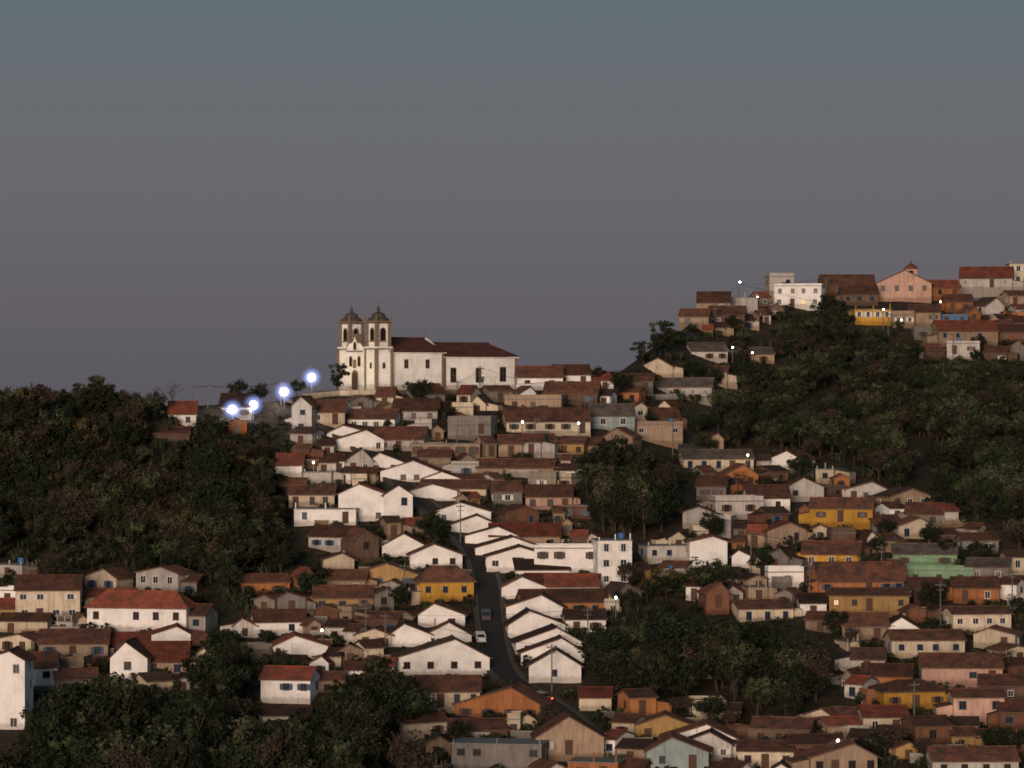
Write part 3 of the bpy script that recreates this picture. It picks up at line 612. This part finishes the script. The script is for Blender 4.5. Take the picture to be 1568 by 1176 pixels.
def blade_mesh(name, seed):
    r = random.Random(seed); m_ = MB()
    for c in range(5):
        o_ = Vector((r.uniform(-1.2,1.2), r.uniform(-1.2,1.2), -.2))
        for k in range(26):
            a = r.uniform(0,6.28); L = r.uniform(1.2,2.6); t = r.uniform(.3,1.1); d = Vector((math.cos(a),math.sin(a),0)); s_ = Vector((-d.y,d.x,0))*.09
            p1 = o_+d*L*.35*t+Vector((0,0,L*.7)); p2 = o_+d*L*.9*t+Vector((0,0,L*.85*(1.25-t)))
            m_.poly([o_-s_,o_+s_,p1+s_,p1-s_], 1+k%2); m_.poly([p1-s_,p1+s_,p2], 1+k%2)
    return m_.mesh(name, [M_BARK, LF_M, LF_L])
DM = [LF_D, LF_M, LF_L]; DD = [LF_D, LF_D, LF_M]; DB = [LF_D, LF_B, LF_B]
T = [tree_mesh('broadleaf_a', 1, 6.5, 2.9, 30, 65, .44, DM), tree_mesh('broadleaf_b', 2, 7.5, 3.3, 34, 65, .46, DD), tree_mesh('broadleaf_c', 3, 5.5, 2.6, 26, 60, .42, DD),
     tree_mesh('broadleaf_d', 4, 8.5, 2.4, 30, 65, .44, DM, low=.2, flat=1), tree_mesh('broadleaf_e', 5, 6, 3.2, 24, 55, .42, DB), tree_mesh('broadleaf_f', 6, 6.5, 3.0, 28, 55, .42, [LF_M, LF_L, LF_L]), tree_mesh('broadleaf_g', 7, 6, 2.8, 26, 60, .42, [LF_D, LF_Y, LF_Y])]
S = [tree_mesh('shrub_a', 21, 2.4, 1.7, 14, 45, .32, DM, .06, .0), tree_mesh('shrub_b', 22, 1.8, 1.5, 12, 42, .3, DB, .05, .0), tree_mesh('shrub_c', 23, 2.8, 1.5, 14, 45, .32, DD, .06, .0)]
BL = [blade_mesh('grass_clump_a', 31), blade_mesh('grass_clump_b', 32)]
BA = [bare_mesh('bare_a', 41, 7), bare_mesh('bare_b', 42, 6, 2)]
def put(mesh, u, v_, sc, parent=None, name='tree'):
    o = bpy.data.objects.new(name, mesh); p = site(u, v_); o.location = p; o.rotation_euler = (R.uniform(-.06,.06), R.uniform(-.06,.06), R.uniform(0,6.28))
    o.scale = (sc*R.uniform(.85,1.2), sc*R.uniform(.85,1.2), sc*R.uniform(.85,1.1)); COLL.objects.link(o)
    if parent: o.parent = parent
    return o
FOREST = [
 ([(-60,618),(250,626),(300,650),(410,660),(440,760),(450,830),(500,880),(480,930),(380,950),(330,905),(200,880),(100,875),(-60,885)], 480, 0),
 ([(940,585),(1050,505),(1100,520),(1200,480),(1300,470),(1310,505),(1400,530),(1450,565),(1630,560),(1630,880),(1440,790),(1330,760),(1260,735),(1170,700),(1060,690),(1050,620)], 720, 0),
 ([(-40,1250),(30,1110),(160,1070),(300,1000),(390,960),(395,1090),(480,1110),(510,1060),(640,1040),(680,1130),(680,1260)], 230, 1),
 ([(870,690),(1040,690),(1060,760),(1080,820),(960,830),(890,800)], 85, 1),
 ([(960,870),(1120,880),(1130,950),(1300,970),(1310,1130),(1150,1130),(1080,1085),(890,1090),(890,990),(960,970)], 120, 1),
]
for fi, (P, cnt, bg) in enumerate(FOREST):
    par = empty('distant_woodland'); xs = [p[0] for p in P]; ys = [p[1] for p in P]
    for _ in range(cnt*3):
        if cnt <= 0: break
        x = R.uniform(min(xs), max(xs)); y = R.uniform(min(ys), max(ys))
        if not inpoly(x, y, P): continue
        sp_ = noise.noise(Vector((x/60, y/40, 5)))
        if sp_ < -.18 and R.random() < .75 and y > crest(x)[0]+25: continue
        sc = R.uniform(.5, 1.15)*(1.45 if bg else 1.05)*(1+.6*sp_)
        if y < crest(x)[0]+18: sc = min(sc, .62 if x < 400 else .8)
        pool = [0,1,1,2,2,3,4,5] if fi != 1 else [0,0,1,2,3,4,5,5]
        if noise.noise(Vector((x/90, y/70, 11))) > .18: pool = [4,4,2,6,0] if fi == 0 else pool+[4]
        me = T[R.choice(pool)]
        hpx = 6.3*sc/dist(x, y)*F; wpx = 2.3*sc/dist(x, y)*F
        if R.random() < .08: me = R.choice(BA); wpx *= .4
        ok = True
        for r_ in RECT:
            if x-wpx < r_[1] and x+wpx > r_[0]:
                if y > r_[3]-26 and y-hpx < r_[3]-3: ok = False; break
        if not ok:
            me = R.choice(S+BL[:1]); sc = R.uniform(.5,.9)
            if any(r_[0]-4 < x < r_[1]+4 and r_[3]-30 < y < r_[3]+12 for r_ in RECT): continue
        if near_street(x, y, 30): continue
        put(me, x, y, sc, par); cnt -= 1
# undergrowth between houses
par = empty('undergrowth')
for P, cnt in TOWN:
    xs = [p[0] for p in P]; ys = [p[1] for p in P]
    for _ in range(cnt*24):
        x = R.uniform(min(xs), max(xs)); y = R.uniform(min(ys), max(ys))
        if not inpoly(x, y, P) or near_street(x, y, 24): continue
        if any(r_[0]-3 < x < r_[1]+3 and r_[3]-22 < y < r_[3]+3 for r_ in RECT): continue
        put(R.choice(S+BL), x, y, R.uniform(.4, .95), par, 'shrub')
        if R.random() < .12 and not any(r_[0]-14 < x < r_[1]+14 and y > r_[3]-5 and y-32 < r_[3]-4 and r_[1]-r_[0] > 60 for r_ in RECT): put(R.choice([T[0],T[1],T[2],T[4],T[2],BA[1]]), x, y, R.uniform(.5,1.0), par, 'garden_tree')
for P in (FOREST[0][0], FOREST[1][0], FOREST[2][0]):
    xs = [p[0] for p in P]; ys = [p[1] for p in P]
    for _ in range(550):
        x = R.uniform(min(xs), max(xs)); y = R.uniform(min(ys), max(ys))
        if inpoly(x, y, P): put(R.choice(S+BL), x, y, R.uniform(.6, 1.4), par, 'shrub')
# individual trees
for x, y, k, s_ in [(100,632,2,.75),(205,632,0,.7),(40,634,1,.5),(150,640,1,.5),(366,622,2,.95),(398,622,0,.8),(455,606,2,.6),(515,602,3,.9),(985,560,3,.8),(915,592,2,.8),(320,690,1,1.1),(935,735,1,1.35),(905,730,0,1.1),
      (975,740,1,1.2),(590,1120,1,1.7),(560,1130,2,1.7),(630,1130,0,1.5),(330,1100,1,1.6),(345,1010,2,1.1),(940,1080,1,1.35),(1000,1085,0,1.4),(1050,1080,1,1.2),(1180,1060,1,1.1),(1240,470,2,.9),(1265,505,1,1.2),
      (1500,545,2,.9),(1085,925,0,1.2),(1020,915,6,1.1),(990,925,6,.9),(960,940,2,.9),(1300,500,2,.7),(660,598,2,.35),(625,600,2,.4),(1195,690,5,1.0),(1450,860,2,.9),(700,1150,2,.9),(120,1150,1,1.5),(230,1160,0,1.5),(1080,700,0,.8),(1060,590,1,.9),(945,612,1,1.0)]:
    put(T[k], x, y, s_, name='broadleaf_tree')
for x, y, s_ in [(265,628,.9),(860,595,.7),(740,598,.5),(240,625,.7),(1250,1075,1.1),(1300,1000,.8),(960,600,.8),(1550,470,.8),(1545,500,.8)]: put(R.choice(BA), x, y, s_, name='bare_tree')

# ------------------------------------------------------------------ poles, lamps
def halo(rad, col, st_):  # glowing volume that imitates lens bloom around a lamp
    m = bpy.data.materials.new('lamp_bloom'); m.use_nodes = True; nt = m.node_tree; nt.nodes.clear()
    out = nd(nt, 'ShaderNodeOutputMaterial'); em = nd(nt, 'ShaderNodeEmission'); em.inputs[0].default_value = (*col, 1)
    tc = nd(nt, 'ShaderNodeTexCoord'); ln_ = nd(nt, 'ShaderNodeVectorMath', operation='LENGTH'); nt.links.new(tc.outputs['Object'], ln_.inputs[0])
    a = nd(nt, 'ShaderNodeMath', operation='MULTIPLY_ADD'); a.inputs[1].default_value = -1/rad; a.inputs[2].default_value = 1; a.use_clamp = True; nt.links.new(ln_.outputs['Value'], a.inputs[0])
    p = nd(nt, 'ShaderNodeMath', operation='POWER'); p.inputs[1].default_value = 2.2; nt.links.new(a.outputs[0], p.inputs[0])
    q = nd(nt, 'ShaderNodeMath', operation='MULTIPLY'); q.inputs[1].default_value = st_; nt.links.new(p.outputs[0], q.inputs[0]); nt.links.new(q.outputs[0], em.inputs[1])
    nt.links.new(em.outputs[0], out.inputs['Volume']); return m
LM = {'big': (lampmat((.85,.9,1.0), 14), halo(2.6, (.35,.45,1.0), 1.3)), 'small': (lampmat((.85,.92,1.0), 9), None), 'warm': (lampmat((1,.75,.45), 8), None)}
m_ = MB(); m_.lathe((0,0,0), [(2.6*math.sin(math.pi*j/10)+.001, -2.6*math.cos(math.pi*j/10)) for j in range(11)], 16, 0); HALO = m_.mesh('bloom_halo', [LM['big'][1]])
def lamp(u, v_, kind='small', hpx=None, en=150):
    gr = v_+(hpx or 40); p = site(u, gr); h = (gr-v_)*p.y/F; big_ = kind == 'big'
    e = empty('street_lamp', p); m_ = MB(); m_.tube((0,.5,-1), (0,.5,h+.3), .12, .07, 8); m_.tube((0,.5,h+.3), (0,0,h+.35), .05, .05, 6); m_.box(-.2,.2,-.35,.2,h+.25,h+.4,0); m_.obj('pole', [M_POLE], e)
    r_ = .85 if big_ else .24  # big globes oversized to take in the lamp's bloom
    l = MB(); l.lathe((0,0,0), [(r_*math.sin(math.pi*j/8)+.001, -r_*math.cos(math.pi*j/8)) for j in range(9)], 12, 0); lo = l.obj('globe', [LM[kind][0]], e); lo.location = (0,-.1,h)
    if big_: ho = bpy.data.objects.new('bloom_halo', HALO); COLL.objects.link(ho); ho.parent = e; ho.location = (0,-.1,h)
    if en:
        ld = bpy.data.lights.new('bulb', 'POINT'); ld.energy = en; ld.color = (1,.7,.4) if kind == 'warm' else (.75,.85,1); ld.shadow_soft_size = .3
        L = bpy.data.objects.new('bulb', ld); COLL.objects.link(L); L.parent = e; L.location = (0,-1.1,h-.3)
for x, y, h_, en in [(477,578,26,900),(435,600,28,900),(388,620,30,900),(356,627,28,700)]: lamp(x, y, 'big', h_, en)
for x, y, h_, en in [(1133,432,50,0),(1122,532,30,90),(1160,455,30,90),(800,646,30,120),(886,648,32,120),(943,915,40,100),(1283,1134,42,140),(1353,474,30,90),(384,628,24,0)]: lamp(x, y, 'small', h_, en)
for x, y, h_, en in [(1380,490,25,120),(1440,462,20,0),(1145,697,30,120),(480,708,30,120),(493,965,35,0),(1152,540,20,0)]: lamp(x, y, 'warm', h_, en)
PT = []
def pole(u, v_, h=8.5):
    p = site(u, v_); e = empty('utility_pole', p, R.uniform(-.4,.4)); m_ = MB(); m_.tube((0,0,-1),(0,0,h),.14,.09,7); m_.box(-.9,.9,-.06,.06,h-.7,h-.55,0); m_.box(-.6,.6,-.06,.06,h-1.5,h-1.38,0)
    for q in (-.8,-.3,.3,.8): m_.tube((q,0,h-.55),(q,0,h-.3),.05,.04,5)
    m_.obj('mast', [M_POLE], e); PT.append(p+Vector((0,0,h-.4)))
for x, y, h in [(705,835,8),(700,700,7),(820,690,7),(318,625,5),(295,625,5),(1130,480,8),(1265,458,6),(1360,520,7),(1460,560,8),(620,930,8),(900,1000,8),(560,990,8),(1150,880,8),(1240,930,8),(1350,900,8),(1440,960,8),(1550,940,8),(1030,700,8),(430,620,5),(735,610,7),(700,610,4),(1095,500,6),(590,1000,7),(845,1060,8),(1400,1120,8)]: pole(x, y, h)
wr = MB()
for i, a in enumerate(PT):
    for b2 in sorted(PT, key=lambda q: (q-a).length)[1:3]:
        if (a-b2).length < 45:
            for o_ in (-.3, .3):
                pr = None
                for k in range(7):
                    t = k/6; p = a.lerp(b2, t)+Vector((o_,0,-1.2*4*t*(1-t)*.5))
                    if pr: wr.tube(pr, p, .02, .02, 3)
                    pr = p
wr.obj('overhead_wires', [M_TYRE])
# church floodlights
for lx, ly, en, tgt in [(-11,-5,700,(-2,3,5)),(-9,9,500,(-2,6,6)),(8,-14,450,(8,0,5)),(23,-14,420,(25,0,4)),(0,-9,300,(0,0,9))]:
    e = empty('church_floodlight'); mw = Matrix.Translation(ch.location) @ Matrix.Rotation(PH, 4, 'Z'); p = mw @ Vector((lx, ly, -.2)); q = mw @ Vector(tgt)
    e.location = p; m_ = MB(); m_.tube((0,0,-2.5),(0,0,.5),.06,.06,6); m_.box(-.25,.25,-.12,.12,.5,.85,0); m_.obj('fixture', [M_METAL], e)
    ld = bpy.data.lights.new('beam', 'SPOT'); ld.energy = en*2.2; ld.spot_size = math.radians(100); ld.spot_blend = 1; ld.color = (1,.86,.52) if lx < -5 else (1,.84,.66); ld.shadow_soft_size = .4
    L = bpy.data.objects.new('beam', ld); COLL.objects.link(L); L.parent = e; L.location = (0,0,1.0); L.rotation_euler = (q-(p+Vector((0,0,1)))).to_track_quat('-Z','Y').to_euler()

# ------------------------------------------------------------------ sky + sun
wd = bpy.data.worlds.new('World'); bpy.context.scene.world = wd; wd.use_nodes = True; nt = wd.node_tree; nt.nodes.clear()
out = nd(nt, 'ShaderNodeOutputWorld'); bg1 = nd(nt, 'ShaderNodeBackground'); bg2 = nd(nt, 'ShaderNodeBackground'); ad = nd(nt, 'ShaderNodeAddShader')
sky = nd(nt, 'ShaderNodeTexSky', sky_type='NISHITA'); sky.sun_disc = False; sky.sun_elevation = math.radians(2); sky.sun_rotation = math.radians(190)
nt.links.new(sky.outputs[0], bg1.inputs[0]); bg1.inputs[1].default_value = .004
tc = nd(nt, 'ShaderNodeTexCoord'); sx = nd(nt, 'ShaderNodeSeparateXYZ'); nt.links.new(tc.outputs['Generated'], sx.inputs[0])
mr = nd(nt, 'ShaderNodeMapRange'); mr.inputs[1].default_value = -.005; mr.inputs[2].default_value = .16; nt.links.new(sx.outputs[2], mr.inputs[0])
def lin(r, g_, b_): return tuple(((c/255+.055)/1.055)**2.4 if c > 10 else c/255/12.92 for c in (r, g_, b_))
rc = ramp(nt, mr.outputs[0], [(0,lin(90,87,95)),(.2,lin(97,95,102)),(.42,lin(102,103,109)),(.62,lin(99,106,113)),(.78,lin(93,108,117)),(1,lin(86,104,116))])
nt.links.new(rc, bg2.inputs[0]); bg2.inputs[1].default_value = 1
nt.links.new(bg1.outputs[0], ad.inputs[0]); nt.links.new(bg2.outputs[0], ad.inputs[1]); nt.links.new(ad.outputs[0], out.inputs[0])
sl = bpy.data.lights.new('sun', 'SUN'); sl.energy = 2.9; sl.angle = math.radians(22); sl.color = (1,.78,.62)
so = bpy.data.objects.new('sun', sl); COLL.objects.link(so)
so.rotation_euler = Vector((.22, 1, -.16)).to_track_quat('-Z','Y').to_euler()
# ------------------------------------------------------------------ camera
cd = bpy.data.cameras.new('camera'); cd.lens = 36*F/1568; cd.sensor_width = 36; cd.clip_start = 1; cd.clip_end = 20000
cd.dof.use_dof = True; cd.dof.focus_distance = 100; cd.dof.aperture_fstop = 3.6
co = bpy.data.objects.new('camera', cd); COLL.objects.link(co); co.rotation_euler = (math.pi/2, 0, 0); bpy.context.scene.camera = co
sc = bpy.context.scene; sc.view_settings.view_transform = 'Standard'; sc.view_settings.look = 'None'; sc.view_settings.exposure = 0
